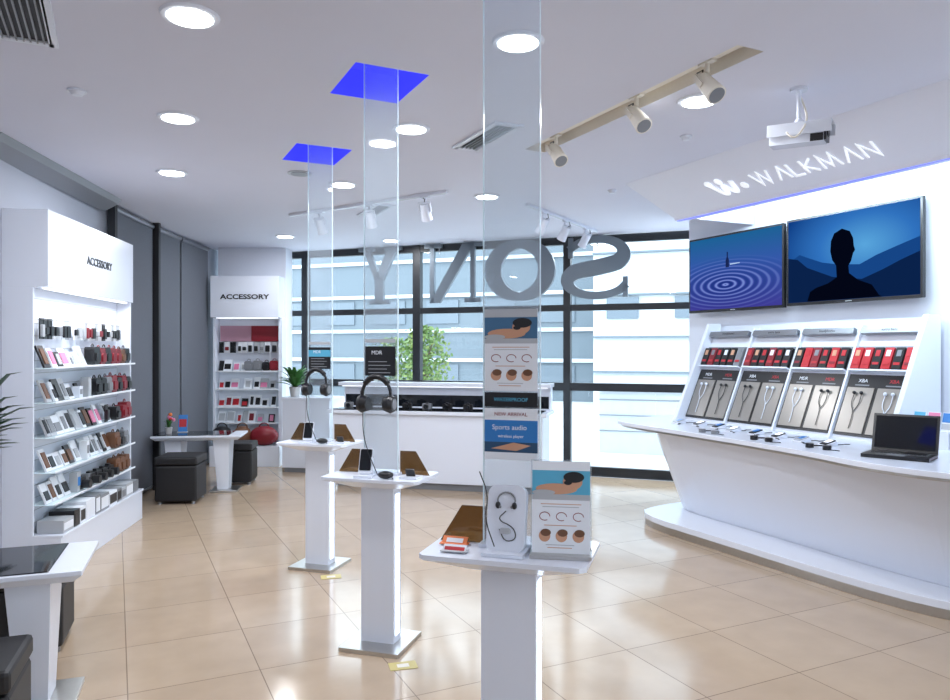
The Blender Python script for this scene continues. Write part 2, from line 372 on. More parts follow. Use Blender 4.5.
M=T(0,0,-.26)@RZ(R(-35))@RY(R(2))@Matrix.Scale(1.12,4)
b.bx(-.13,.12,-.045,.045,-.05,.04,WHITE,M);b.xprism([(-.055,-.01),(-.055,.05),(.055,.05),(.055,-.01),(.05,-.01),(.05,.044),(-.05,.044),(-.05,-.01)],-.14,.155,WHITE,M)
b.bx(.12,.132,-.042,.042,-.046,.038,BLACK,M);b.cyl((.132,0,0),(.137,0,0),.026,BLACKG,n=18,M=M);b.box((0,0,.052),(.04,.03,.03),WHITE,M)
b.bx(.06,.119,-.0465,-.045,-.049,-.012,BLACK,M)
b.end((x,y,CZ),bevel=.003)
# ---------------------------------------------------------------- right wall: fascia / open cove
b=B('ceiling_fascia')
b.xprism([(4.0,CZ-.001),(4.25,2.935),(4.55,2.79),(4.56,2.77),(4.66,2.77),(4.66,2.80),(4.60,2.80),(4.30,2.96),(4.12,CZ-.001)],-5.24,1.5,FASC)
b.bx(-5.23,1.4,4.572,4.60,2.764,2.769,LEDBL)
b.bx(-5.24,-5.20,4.55,5.49,2.80,CZ-.001,FASC)
b.end(rz=THR)
cv=B('cove_tube_light'); cv.bx(-5.1,1.4,4.615,4.645,2.80,2.815,LEDP); cvo=cv.end(rz=THR)
area('lamp',(-3.4,4.66,2.86),3.4,62,(.72,.90,1),parent=cvo,rot=(R(70),0,0),shape='RECTANGLE',sy=.05)
up=Vector((0,-.55,.25)).normalized(); nz=Vector((1,0,0)).cross(up)
def fm(x,t,s,sy=1):
    o=Vector((x,4.55-.55*t,2.79+.26*t))+nz*.006
    return Matrix(((s,0,0,o.x),(0,up.y*s*sy,nz.y*s,o.y),(0,up.z*s*sy,nz.z*s,o.z),(0,0,0,1)))
b=B('wall_lettering')
LM=mat('letter_white',(.95,.97,1),.3,em=(.9,.95,1),es=.5)
let={'W':[[(0,1),(.22,0),(.62,1),(.84,0),(1.3,1)]],'A':[[(0,0),(.62,1),(.85,0)]],'L':[[(.1,1),(.0,0),(.62,0)]],
'K':[[(.1,1),(0,0)],[(.8,1),(.12,.5),(.75,0)]],'M':[[(0,0),(.18,1),(.55,.1),(.95,1),(1.1,0)]],'N':[[(0,0),(.15,1),(.75,0),(.9,1)]]}
x=-4.10;sc=.122
for ch,w in zip('WALKMAN',(1.42,1.0,.80,.98,1.32,1.05,1.0)):
    for st in let[ch]: b.rib(st,.065,.03,LM,fm(x,.26,sc,1.2))
    x+=(w+.12)*sc
M=fm(-4.50,.25,.15,1.2)
b.rib(chaikin([(0,.85),(.25,.05),(.5,.05),(.7,.75),(.95,.05),(1.15,.05),(1.4,.8)],2,False),.13,.03,LM,M)
for c in((0,.95),(.72,.95),(1.85,.3)): b.prism([(c[0]+.2*math.cos(R(a)),c[1]+.2*math.sin(R(a))) for a in range(0,360,20)],0,.03,LM,M=M)
b.end(rz=THR)
# ---------------------------------------------------------------- TVs
def screen_mat1():
    m=bpy.data.materials.new('screen_ripple');m.use_nodes=True;nt=m.node_tree;nt.nodes.clear();N=nt.nodes.new;L=nt.links.new
    o=N('ShaderNodeOutputMaterial');e=N('ShaderNodeEmission');tc=N('ShaderNodeTexCoord')
    s=N('ShaderNodeVectorMath');s.operation='SUBTRACT';s.inputs[1].default_value=(.42,.33,0)
    k=N('ShaderNodeVectorMath');k.operation='MULTIPLY';k.inputs[1].default_value=(1,1.9,0)
    l=N('ShaderNodeVectorMath');l.operation='LENGTH'
    w=N('ShaderNodeMath');w.operation='MULTIPLY';w.inputs[1].default_value=72
    si=N('ShaderNodeMath');si.operation='SINE'
    r=N('ShaderNodeValToRGB');r.color_ramp.elements[0].position=.15;r.color_ramp.elements[0].color=(.010,.03,.20,1);r.color_ramp.elements[1].color=(.22,.30,.72,1);el=r.color_ramp.elements.new(.6);el.color=(.04,.06,.34,1)
    mr=N('ShaderNodeMapRange');mr.inputs[1].default_value=-1;mr.inputs[2].default_value=1
    g=N('ShaderNodeValToRGB');g.color_ramp.elements[0].color=(1,1,1,1);g.color_ramp.elements[1].position=.75;g.color_ramp.elements[1].color=(0,0,0,1)
    bg=N('ShaderNodeValToRGB');bg.color_ramp.elements[0].color=(.05,.045,.30,1);bg.color_ramp.elements[1].color=(.012,.12,.30,1);el=bg.color_ramp.elements.new(.6);el.color=(.035,.10,.40,1)
    sx=N('ShaderNodeSeparateXYZ');mx=N('ShaderNodeMix');mx.data_type='RGBA'
    L(tc.outputs['UV'],s.inputs[0]);L(s.outputs[0],k.inputs[0]);L(k.outputs[0],l.inputs[0]);L(l.outputs['Value'],w.inputs[0]);L(w.outputs[0],si.inputs[0]);L(si.outputs[0],mr.inputs[0]);L(mr.outputs[0],r.inputs[0])
    L(l.outputs['Value'],g.inputs[0]);L(tc.outputs['UV'],sx.inputs[0]);L(sx.outputs[1],bg.inputs[0]);L(g.outputs[0],mx.inputs[0]);L(bg.outputs[0],mx.inputs[6]);L(r.outputs[0],mx.inputs[7]);L(mx.outputs[2],e.inputs[0]);L(e.outputs[0],o.inputs[0]);e.inputs[1].default_value=1.0
    return m
def screen_mat2():
    m=bpy.data.materials.new('screen_dusk');m.use_nodes=True;nt=m.node_tree;nt.nodes.clear();N=nt.nodes.new;L=nt.links.new
    o=N('ShaderNodeOutputMaterial');e=N('ShaderNodeEmission');tc=N('ShaderNodeTexCoord')
    s=N('ShaderNodeVectorMath');s.operation='SUBTRACT';s.inputs[1].default_value=(.62,.60,0);l=N('ShaderNodeVectorMath');l.operation='LENGTH'
    r=N('ShaderNodeValToRGB');r.color_ramp.elements[0].color=(.10,.38,.72,1);r.color_ramp.elements[1].position=.7;r.color_ramp.elements[1].color=(.005,.05,.24,1);el=r.color_ramp.elements.new(.35);el.color=(.03,.17,.52,1)
    L(tc.outputs['UV'],s.inputs[0]);L(s.outputs[0],l.inputs[0]);L(l.outputs['Value'],r.inputs[0]);L(r.outputs[0],e.inputs[0]);L(e.outputs[0],o.inputs[0]);return m
def tv(u0,u1,z0,z1,sm,extra):
    w=u1-u0;h=z1-z0
    b=B('television');b.rbox((0,0,0),(w,.035,h),.008,BLACK);b.rbox((0,.045,0),(w*.6,.07,h*.6),.02,BLACK);b.box((0,-.019,-h/2+.012),(.06,.002,.006),LGREY)
    x,y=RW(5.40,(u0+u1)/2);o=b.end((x,y,(z0+z1)/2),THR)
    me=bpy.data.meshes.new('screen');a,c=w/2-.018,h/2-.018
    me.from_pydata([(-a,-.0185,-c+.008),(a,-.0185,-c+.008),(a,-.0185,c),(-a,-.0185,c)],[],[(0,1,2,3)]);uv=me.uv_layers.new()
    for i,q in enumerate(((0,0),(1,0),(1,1),(0,1))): uv.data[i].uv=q
    me.materials.append(sm);so=bpy.data.objects.new('screen',me);S.collection.objects.link(so);so.parent=o
    e=B('screen_picture');extra(e,a,c);e.end(parent=o,recalc=False)
def emi(n,c):
    if n in MC: return MC[n]
    m=bpy.data.materials.new(n);m.use_nodes=True;nt=m.node_tree;nt.nodes.clear();o=nt.nodes.new('ShaderNodeOutputMaterial');e=nt.nodes.new('ShaderNodeEmission');e.inputs[0].default_value=(*c,1);nt.links.new(e.outputs[0],o.inputs[0]);MC[n]=m;return m
def ex1(e,a,c):
    m=emi('scr_glass',(.01,.02,.09));m2=emi('scr_lite',(.45,.6,.85))
    def fl(p,m,y=-.0192): e.poly([(x-.07,y,z) for x,z in p],m)
    fl([(-.022,.05),(.022,.05),(.022,.12),(.008,.15),(.008,.2),(-.008,.2),(-.008,.15),(-.022,.12)],m); fl([(.035,.07),(.16,.075),(.16,.083),(.035,.083)],m2)
def ex2(e,a,c):
    def fl(p,m,y): e.poly([(x,y,z) for x,z in p],m)
    m1=emi('scr_mtn1',(.008,.06,.24));m2=emi('scr_mtn2',(.003,.016,.07));m3=emi('scr_sil',(.001,.002,.008));B0=-c+.009
    fl([(-a,.0),(-.48,.06),(-.38,.02),(-.25,-.03),(-.1,-.06),(.1,-.08),(.25,-.02),(.42,.03),(a,.08),(a,B0),(-a,B0)],m1,-.0190)
    fl([(-a,.04),(-.5,.02),(-.40,-.06),(-.3,-.10),(-.15,-.16),(.12,-.2),(.3,-.14),(.45,-.08),(a,-.03),(a,B0),(-a,B0)],m2,-.0194)
    head=[(-.04,-.12),(-.045,-.04),(-.075,.0),(-.09,.06),(-.085,.13),(-.06,.18),(0,.205),(.06,.18),(.085,.13),(.09,.08),(.10,.05),(.085,.03),(.07,-.02),(.05,-.05),(.055,-.10),(.12,-.15),(.22,-.19),(.27,-.26)]
    k=1.22
    pts=[(x*k-.06,z*k-.02) for x,z in head]; pts=[(x,max(z,B0)) for x,z in pts]+[(.30,B0),(-.40,B0),(-.37,-.27),(-.31,-.24),(-.19,-.21)]
    fl(pts,m3,-.0200)
tv(4.755,5.97,1.98,2.74,screen_mat1(),ex1); tv(3.485,4.72,1.99,2.75,screen_mat2(),ex2)
# ---------------------------------------------------------------- right counter
b=B('display_counter')
top=chaikin([(-5.75,4.30),(-4.6,4.27),(-3.6,4.2),(-3.0,4.06),(-2.5,4.12),(-2.1,4.4),(-1.95,4.9),(-1.95,5.49),(-6.0,5.49),(-6.05,4.9),(-6.0,4.5)],2)
def off(poly,cx,cy,sx,sy): return [(cx+(p[0]-cx)*sx,cy+(p[1]-cy)*sy) for p in poly]
b.prism(top,.885,.92,WHITE); b.prism(off(top,-4,5.49,.985,.975),.862,.885,STEEL)
bt=chaikin([(-5.42,4.42),(-4.4,4.4),(-3.2,4.33),(-2.6,4.4),(-2.25,4.7),(-2.2,5.48),(-5.62,5.48),(-5.6,4.7)],2)
bb=[(p[0]*.955-.17,5.48-(5.48-p[1])*.70) for p in bt]
b.prism(bb,.11,.862,WHITE,pt=bt)
pl=chaikin([(-5.46,4.30),(-4.4,4.32),(-3.2,4.33),(-2.7,4.42),(-2.25,4.7),(-2.1,5.48),(-5.66,5.48),(-5.64,4.7)],2)
b.prism(pl,.0,.06,STEEL); b.prism(off(pl,-4,5.48,1.003,1.005),.06,.11,WHITE)
b.end(rz=THR,bevel=.004)
b=B('earphone_display_stand')
X0,X1=-5.62,-3.42;nb=4;bw=(X1-X0)/nb
ang=math.atan2(.85,.38)
Mx=T(0,5.0,.921)@RX(ang)
b.xprism([(5.0,.921),(5.38,1.77),(5.48,1.77),(5.48,.921)],X0,X1,WHITE)
for k in range(nb+1):
    x=X0+k*bw; w=.01 if 0<k<nb else .02
    b.xprism([(4.97,.921),(5.36,1.80),(5.42,1.80),(5.42,.921)] if 0<k<nb else [(4.88,.921),(5.32,1.86),(5.46,1.86),(5.46,.921)],x-w,x+w,WHITE)
for k in range(nb):
    xa=X0+k*bw+.02;xb=X0+(k+1)*bw-.02;w=xb-xa
    b.bx(xa,xb,.03,.53,0,.012,BLACK,Mx)
    for j in(0,1):
        p0=xa+j*w/2+.014;p1=xa+(j+1)*w/2-.014;cx=(p0+p1)/2
        b.bx(p0,p1,.05,.42,.012,.018,SILV,Mx)
        EC=BLACK if (k+j)%2 else WHITE
        b.tube([Mx@Vector(q) for q in chaikin([(cx-.03,.36,.03),(cx-.04,.28,.025),(cx,.22,.025),(cx,.08,.025)],2,False)],.003,EC)
        b.tube([Mx@Vector(q) for q in chaikin([(cx+.03,.36,.03),(cx+.03,.28,.025),(cx,.22,.025)],2,False)],.003,EC)
        for s in(-1,1): b.sph(tuple(Mx@Vector((cx+s*.03,.37,.035))),.014,EC,nu=8,nv=6)
        b.text('XBA' if k%2 else 'MDR',.04,RED if j else PAPER,Mx@T(cx,.478,.013),.0005); b.bx(cx-.06,cx+.06,.437,.447,.012,.013,GREY,Mx)
    b.bx(xa,xb,.56,.77,0,.01,GREY,Mx)
    b.bx(xa,xb,.545,.558,0,.06,WHITE,Mx)
    n=6
    for i in range(n):
        px=xa+(i+.5)*w/n
        m=[(BLACK,DRED,BLACK,BLACK,BLACK,GREY),(DRED,BLACK,BLACK,DRED,BLACK,BLACK),(BLACK,RED,DRED,BLACK,RED,BLACK),(RED,RED,BLACK,RED,BLACK,RED)][k][i]
        b.box((px,.655,.035),(.070,.175,.03),m,Mx); b.box((px,.695,.052),(.035,.05,.004),random.choice([PAPER,RED,GREY,SKIN,RED]),Mx)
        b.box((px,.61,.052),(.05,.02,.004),random.choice([RED,RED,DRED]),Mx)
    b.bx(xa+.01,xb-.01,.865,.915,.02,.06,STEELD,Mx); b.text('extra bass' if k%2 else 'headphones',.032,BLACK,Mx@T((xa+xb)/2,.89,.0605),.0005)
b.end(rz=THR)
def cable(b,p,q,sag=.05,r=.003,m=BLACK,z=.925):
    mx=[(p[0]*(1-t)+q[0]*t+random.uniform(-sag,sag),p[1]*(1-t)+q[1]*t+random.uniform(-sag,sag),z) for t in(.2,.4,.6,.8)]
    b.tube(chaikin([(*p,z)]+mx+[(*q,z)],2,False),r,m,n=5)
for i in range(8):
    x=-5.35+i*.245;y=4.72-.02*i+random.uniform(-.03,.03)
    b=B('music_player'); b.xprism([(-.05,0),(.05,0),(.045,.03),(-.045,.012)],-.045,.045,WHITE)
    M=T(0,0,.025)@RX(R(12)); b.rbox((0,0,0),(.055,.1,.008),.003,BLACK if i%3 else LGREY,M); b.bx(-.02,.02,-.02,.04,.0042,.005,LEDP if i%2 else BLUE,M)
    cable(b,(0,.04),(random.uniform(-.12,.12),.2),.03,z=.004)
    cable(b,(.03,-.03),(.10,-.1),.03,z=.004)
    b.end((*RW(y,-x),.921),THR)
for i in range(3):
    x=(-4.6,-4.05,-3.55)[i]
    b=B('demo_headphones')
    b.tube([(.07*math.cos(R(a)),.08*math.sin(R(a)),.012) for a in range(0,181,15)],.006,BLACK)
    for s in(-1,1): b.cyl((s*.07,-.01,.0),(s*.07,-.01,.03),.028,BLACK if i else GREY,n=14)
    cable(b,(.07,-.02),(.16,.0),.03,z=.003)
    b.end((*RW(4.36,-x),.921),THR)
b=B('laptop');b.bx(-.19,.19,-.13,.12,.0,.022,BLACK)
b.bx(-.16,.16,-.03,.1,.022,.024,GREY)
for i in range(5):
    for j in range(13): b.bx(-.155+j*.024,-.135+j*.024,-.025+i*.024,-.006+i*.024,.024,.027,BLACK)
b.bx(-.05,.05,-.115,-.045,.022,.0235,GREY)
M=T(0,.12,.02)@RX(R(-18));b.bx(-.19,.19,0,.012,0,.25,BLACK,M);b.bx(-.175,.175,-.002,0,.02,.235,BLACKG,M)
b.end((*RW(4.46,3.04),.921),THR+R(22))
b=B('leaflet_holder');
for i,(x,m) in enumerate(((-.09,CYAN),(.0,PINK),(.09,BLUE))):
    M=T(x,i*.02,.12)@RX(R(-15));b.bx(-.045,.045,0,.004,0,.13,PAPER,M);b.bx(-.04,.04,-.002,0,.06,.125,m,M);b.bx(-.04,.04,-.002,0,.01,.05,RED if i<2 else LGREY,M)
b.bx(-.14,.14,-.02,.07,0,.12,WHITE);b.end((*RW(5.10,3.25),.921),THR)
b=B('demo_device');b.bx(-.12,.12,-.06,.06,0,.16,BLACK);b.bx(-.1,.1,-.062,-.06,.01,.06,RED);b.cyl((-.06,0,.16),(-.06,0,.18),.03,GREY);b.cyl((.06,0,.16),(.06,0,.18),.03,GREY);b.end((*RW(5.15,2.93),.921),THR)
# ---------------------------------------------------------------- pedestals
def headphones(b,c,s,M0=None):
    M=T(*c)@Matrix.Scale(s,4)
    if M0 is not None: M=M0@M
    arc=[(.085*math.cos(R(a)),0,.03+.095*math.sin(R(a))) for a in range(-12,193,12)]
    b.tube(arc,.010,BLACK,M=M,n=8); b.tube([(p[0],p[1],p[2]+.003) for p in arc[4:-4]],.017,BLACK,M=M,n=8)
    for s_ in(-1,1):
        b.cyl((s_*.05,0,-.02),(s_*.085,0,-.02),.040,BLACK,.050,n=18,M=M);b.cyl((s_*.085,0,-.02),(s_*.105,0,-.02),.052,BLACK,.042,n=18,M=M)
        b.cyl((s_*.105,0,-.02),(s_*.108,0,-.02),.03,GREY,n=18,M=M); b.bx(s_*.09-.006,s_*.09+.006,-.006,.006,-.01,.05,STEELD,M)
def pedestal(i,loc,rz):
    b=B('display_pedestal')
    b.bx(-.17,.17,-.17,.17,0,.022,STEEL)
    b.bx(-.095,.095,-.05,.05,.022,.88,WHITE); b.bx(.0952,.0985,-.026,.026,.06,.82,LEDS)
    def oc(w,d,c): return [(-w+c,-d),(w-c,-d),(w,-d+c),(w,d-c),(w-c,d),(-w+c,d),(-w,d-c),(-w,-d+c)]
    b.prism(oc(.14,.08,.02),.86,.905,WHITE,pt=oc(.28,.175,.02)); b.prism(oc(.28,.175,.02),.905,.921,WHITE)
    b.bx(-.1,.1,-.006,.006,.921,CZ+.155,ACR)
    for x in(-.1,.1): b.bx(x-.001,x+.001,-.0065,.0065,.921,CZ+.15,ACRE)
    for s in(-1,1):
        p=[(s*.10,.922),(s*.27,.922),(s*.19,1.05),(s*.10,1.05)]
        vs=[(x,.03,z) for x,z in p]+[(x,.036,z) for x,z in p]
        b.add(vs,[(0,1,2,3),(4,5,6,7),(0,1,5,4),(1,2,6,5),(2,3,7,6),(3,0,4,7)],AMB)
    b.bx(-.11,.11,-.03,.03,.921,.935,WHITE)
    return b.end((loc[0],loc[1],0),rz)
PR=R(-17)
pobj=[pedestal(i,p,PR) for i,p in enumerate(peds)]
def poster_swim(b,x0,x1,z0,z1,y,M=None,sky=CYAN):
    w=x1-x0;h=z1-z0
    b.bx(x0,x1,y-.003,y,z0,z1,PAPER,M)
    f=lambda a,c,d,e,m,k=1: b.bx(x0+a*w,x0+c*w,y-.003-.0006*k,y-.003,z0+d*h,z0+e*h,m,M)
    f(.0,1,.62,.97,sky,1);f(.0,1,.9,1,PAPER if sky is CYAN else LGREY,2);f(0,1,.58,.64,LGREY,2)
    def blob(cx,cz,rx,rz,m,k):
        b.poly([(x0+w*(cx+rx*math.cos(R(a))),y-.003-.0006*k,z0+h*(cz+rz*math.sin(R(a)))) for a in range(0,360,20)],m,M)
    blob(.42,.70,.36,.06,SKIN,3);blob(.70,.78,.17,.085,SKIN,4);blob(.72,.83,.18,.06,BLACK,5);blob(.62,.77,.07,.025,BLACK,6);blob(.2,.66,.2,.03,LGREY,7)
    for k in range(3):
        blob(.22+.29*k,.19,.10,.065,SKIN,2);blob(.24+.29*k,.225,.09,.04,BROWN,3)
    for k in range(3): b.rib([(x0+w*(.22+.29*k)+.09*w*math.cos(R(a)),z0+h*.40+.045*h*math.sin(R(a))) for a in range(0,330,30)],.0012,.0008,DRED,(M or Matrix())@T(0,y-.003,0)@TXT)
    for k,z in enumerate((.53,.50,.30,.09,.06)): f(.15+.03*k,.85-.04*k,z,z+.008,LGREY if k%2 else SKIN,1)
SEA=mat('poster_sea',(.05,.15,.28),.4);SEAD=mat('poster_sea_dark',(.02,.07,.15),.4)
b=B('hanging_poster');poster_swim(b,-.093,.093,1.46,1.74,-.010,sky=SEA)
b.bx(-.093,.093,-.013,-.010,1.405,1.455,BLACK)
b.text('WATERPROOF',.018,CYAN,T(0,-.0135,1.43)@TXT,.0005)
b.bx(-.093,.093,-.013,-.010,1.25,1.36,BLUE);b.bx(-.093,.093,-.0135,-.010,1.25,1.285,SEAD);b.bx(-.093,.093,-.013,-.010,1.36,1.40,PAPER);b.text('NEW ARRIVAL',.018,DRED,T(0,-.0135,1.38)@TXT,.0005)
b.text('Sports audio',.024,PAPER,T(-.005,-.0135,1.335)@TXT,.0005);b.text('wireless player',.015,PAPER,T(0,-.0135,1.305)@TXT,.0005)
b.poly([(-.07,-.0139,1.262),(.02,-.0139,1.256),(.07,-.0139,1.275),(.01,-.0139,1.284)],SKIN)
b.bx(-.093,.093,-.013,-.010,1.225,1.25,PAPER)
b.end((*peds[0],0),PR)
def pl(i,x,y): 
    c,s=math.cos(PR),math.sin(PR);return (peds[i][0]+x*c-y*s,peds[i][1]+x*s+y*c)
PZ=.922
b=B('sport_earphone_box')
M=T(0,0,.0)@RX(R(-12));b.rbox((0,0,.115),(.13,.035,.22),.03,WHITE,M)
b.bx(-.07,.07,-.05,.05,0,.012,WHITE)
b.tube([M@Vector((.030*math.cos(R(a)),-.022,.175+.026*math.sin(R(a)))) for a in range(-40,221,20)],.003,GREY)
for s in(-1,1): b.sph(tuple(M@Vector((s*.028,-.024,.158))),(.009,.009,.012),BLACK);b.sph(tuple(M@Vector((s*.02,-.026,.153))),.005,GREY)
b.tube([M@Vector(q) for q in chaikin([(.0,-.022,.14),(-.03,-.024,.11),(.03,-.024,.09),(.04,-.022,.05),(0,-.022,.04),(-.02,-.022,.08)],2,False)],.0018,BLACK);b.rbox((0,-.022,.075),(.035,.01,.02),.008,LGREY,M)
b.tube(chaikin([(-.03,-.03,.03),(-.06,-.04,.12),(-.05,-.03,.2),(-.09,0,.27)],2,False),.0022,BLACK)
b.end((*pl(0,-.0,-.085),PZ),PR)
b=B('counter_sign');M=RX(R(-6));poster_swim(b,-.095,.095,.01,.31,0,M);b.bx(-.10,.10,-.035,.04,0,.012,STEEL);b.bx(-.1,.1,.0,.004,.012,.315,ACR,M);b.end((*pl(0,.182,-.065),PZ),PR+R(8))
b=B('product_tag');M=RX(R(-50));b.bx(-.045,.045,0,.003,0,.035,ORANGE,M);b.bx(-.03,.03,-.001,0,.008,.026,PAPER,M);b.bx(-.05,.05,-.01,.03,.001,.004,ORANGE);b.end((*pl(0,-.20,-.03),PZ+.003),PR)
b=B('product_tag');M=RX(R(-50));b.bx(-.04,.04,0,.003,0,.03,PAPER,M);b.bx(-.035,.035,-.001,0,.006,.02,RED,M);b.bx(-.045,.045,-.01,.03,.001,.004,LGREY);b.end((*pl(0,-.17,-.12),PZ+.003),PR)
for i in(1,2):
    b=B('hanging_poster');b.bx(-.09,.09,-.012,-.009,1.46,1.62,BLACK);b.text('MDR',.03,PAPER,T(-.02,-.0125,1.585)@TXT,.0004)
    for k in range(4): b.bx(-.07,.06-.02*(k%2),-.0126,-.012,1.475+.02*k,1.478+.02*k,LGREY)
    if i==2: b.bx(-.09,.09,-.0127,-.0118,1.55,1.6,CYAN)
    b.bx(-.09,.09,-.012,-.009,1.64,1.66,LGREY);b.end((*peds[i],0),PR)
    b=B('headphones');headphones(b,(0,-.06,1.33),.98);b.bx(-.012,.012,-.07,-.007,1.43,1.442,ACRE)
    b.tube(chaikin([(-.08,-.06,1.28),(-.08,-.06,1.15),(-.04,-.08,1.05),(.02,-.09,.935)],2,False),.0028,BLACK);b.end((*peds[i],0),PR)
    b=B('smartphone_stand');M=T(0,0,.01)@RX(R(-20));b.bx(-.05,.05,-.05,.05,0,.012,WHITE);b.rbox((0,0,.075),(.072,.01,.14),.01,WHITE,M);b.rbox((0,-.007,.08),(.062,.006,.115),.006,BLACKG,M);b.cyl((.035,.02,.01),(.035,.02,.1),.008,WHITE)
    b.end((*pl(i,-.05,-.1),PZ),PR+R(10))
    b=B('digital_player');M=T(0,0,.008)@RX(R(25));b.bx(-.05,.05,-.05,.04,0,.01,WHITE);b.rbox((0,0,.02),(.05,.008,.05),.004,BLACK,M);b.end((*pl(i,.20,-.06),PZ),PR)
    b=B('stereo_pouch');b.sph((0,0,.02),(.045,.03,.02),BLACK);b.tube(chaikin([(0,0,.03),(.03,.02,.004),(.05,-.02,.004)],2,False),.003,BLACK);b.end((*pl(i,.08,-.12),PZ),PR)
for (px,py) in((403,666),(331,577)):
    D=1184/(py-350);b=B('floor_sticker');b.bx(-.07,.07,-.045,.045,0.0005,.003,YEL);b.bx(-.03,.03,-.02,.02,.003,.0034,BEIGE);b.end(((px-475)/F*D,D,0),R(15))
# ---------------------------------------------------------------- back counter under windows
b=B('camera_counter')
b.bx(-1.25,1.25,-.3,.25,.08,.86,WHITE);b.bx(-1.2,1.2,-.26,.2,0,.08,GREY);b.bx(-1.3,1.3,-.34,.28,.86,.90,WHITE)
b.bx(-1.28,1.28,.12,.28,.9,1.17,WHITE);b.bx(-1.3,1.3,-.02,.28,1.17,1.21,WHITE);b.bx(-1.26,1.26,.0,.02,1.158,1.17,LEDP);b.bx(-1.26,1.26,.115,.12,.92,1.06,BLACKG)
b.bx(-1.25,1.25,-.32,.0,.90,.912,BLACKG)
b.end((-.40,8.72,0),R(-14),bevel=.006)
c,s=math.cos(R(-14)),math.sin(R(-14))
for i in range(10):
    x=-1.1+i*.245;y=-.16
    b=B('compact_camera');b.rbox((0,0,.035),(.11,.045,.065),.012,BLACK if i%4 else GREY);b.cyl((0,-.022,.034),(0,-.06,.034),.026,BLACK,n=16);b.cyl((0,-.06,.034),(0,-.062,.034),.019,BLACKG,n=16);b.box((0,0,.073),(.03,.03,.014),BLACK)
    b.end((-.40+x*c-y*s,8.72+x*s+y*c,.9125),R(-14+random.uniform(-20,20)))
b=B('storage_cabinet');b.bx(-.33,.33,-.22,.22,.06,.95,WHITE);b.bx(-.31,.31,-.2,.2,0,.06,GREY);b.bx(-.35,.35,-.24,.24,.95,.98,WHITE);b.bx(-.002,.002,-.222,-.22,.08,.93,GREY);b.box((-.04,-.23,.6),(.01,.012,.12),STEEL);b.box((.04,-.23,.6),(.01,.012,.12),STEEL)
b.end((-2.16,9.85,0),R(-12),bevel=.005)
def leafy(b,n,h0,h1,rad,wd,m,c=(0,0,0)):
    for k in range(n):
        a=random.uniform(0,6.28);L=random.uniform(.5,1)*rad;hh=random.uniform(h0,h1)
        d=Vector((math.cos(a),math.sin(a),0));sd=Vector((-d.y,d.x,0))
        pts=[Vector(c)+d*L*t+Vector((0,0,hh*(t*1.7-.9*t*t))) for t in(0,.25,.5,.75,1)]
        ws=[.15,.8,1,.65,.03];vs=[];
        for p,w in zip(pts,ws): vs+=[p-sd*w*wd+Vector((0,0,.3*w*wd)),p,p+sd*w*wd+Vector((0,0,.3*w*wd))]
        fs=[]
        for i in range(4): fs+=[(3*i,3*i+1,3*i+4,3*i+3),(3*i+1,3*i+2,3*i+5,3*i+4)]
        b.add(vs,fs,m,None,True)
b=B('potted_plant');b.cyl((0,0,0),(0,0,.13),.06,CLAY,.08,n=20);b.cyl((0,0,.13),(0,0,.135),.075,SOIL,n=20);leafy(b,60,.08,.38,.28,.028,GREEN,(0,0,.12));b.end((-2.38,9.8,.981),recalc=False)
b=B('potted_palm');b.cyl((0,0,0),(0,0,.35),.13,CLAY,.17,n=24);b.cyl((0,0,.33),(0,0,.34),.16,SOIL,n=24);b.tube([(0,0,.3),(.02,0,.6),(0,0,1.1)],[.03,.025,.02],BARK)
leafy(b,44,.2,.60,.36,.04,DGREEN,(0,0,1.0));leafy(b,36,.0,.3,.34,.04,DGREEN,(0,0,1.0));b.end((-2.93,4.25,0),recalc=False)
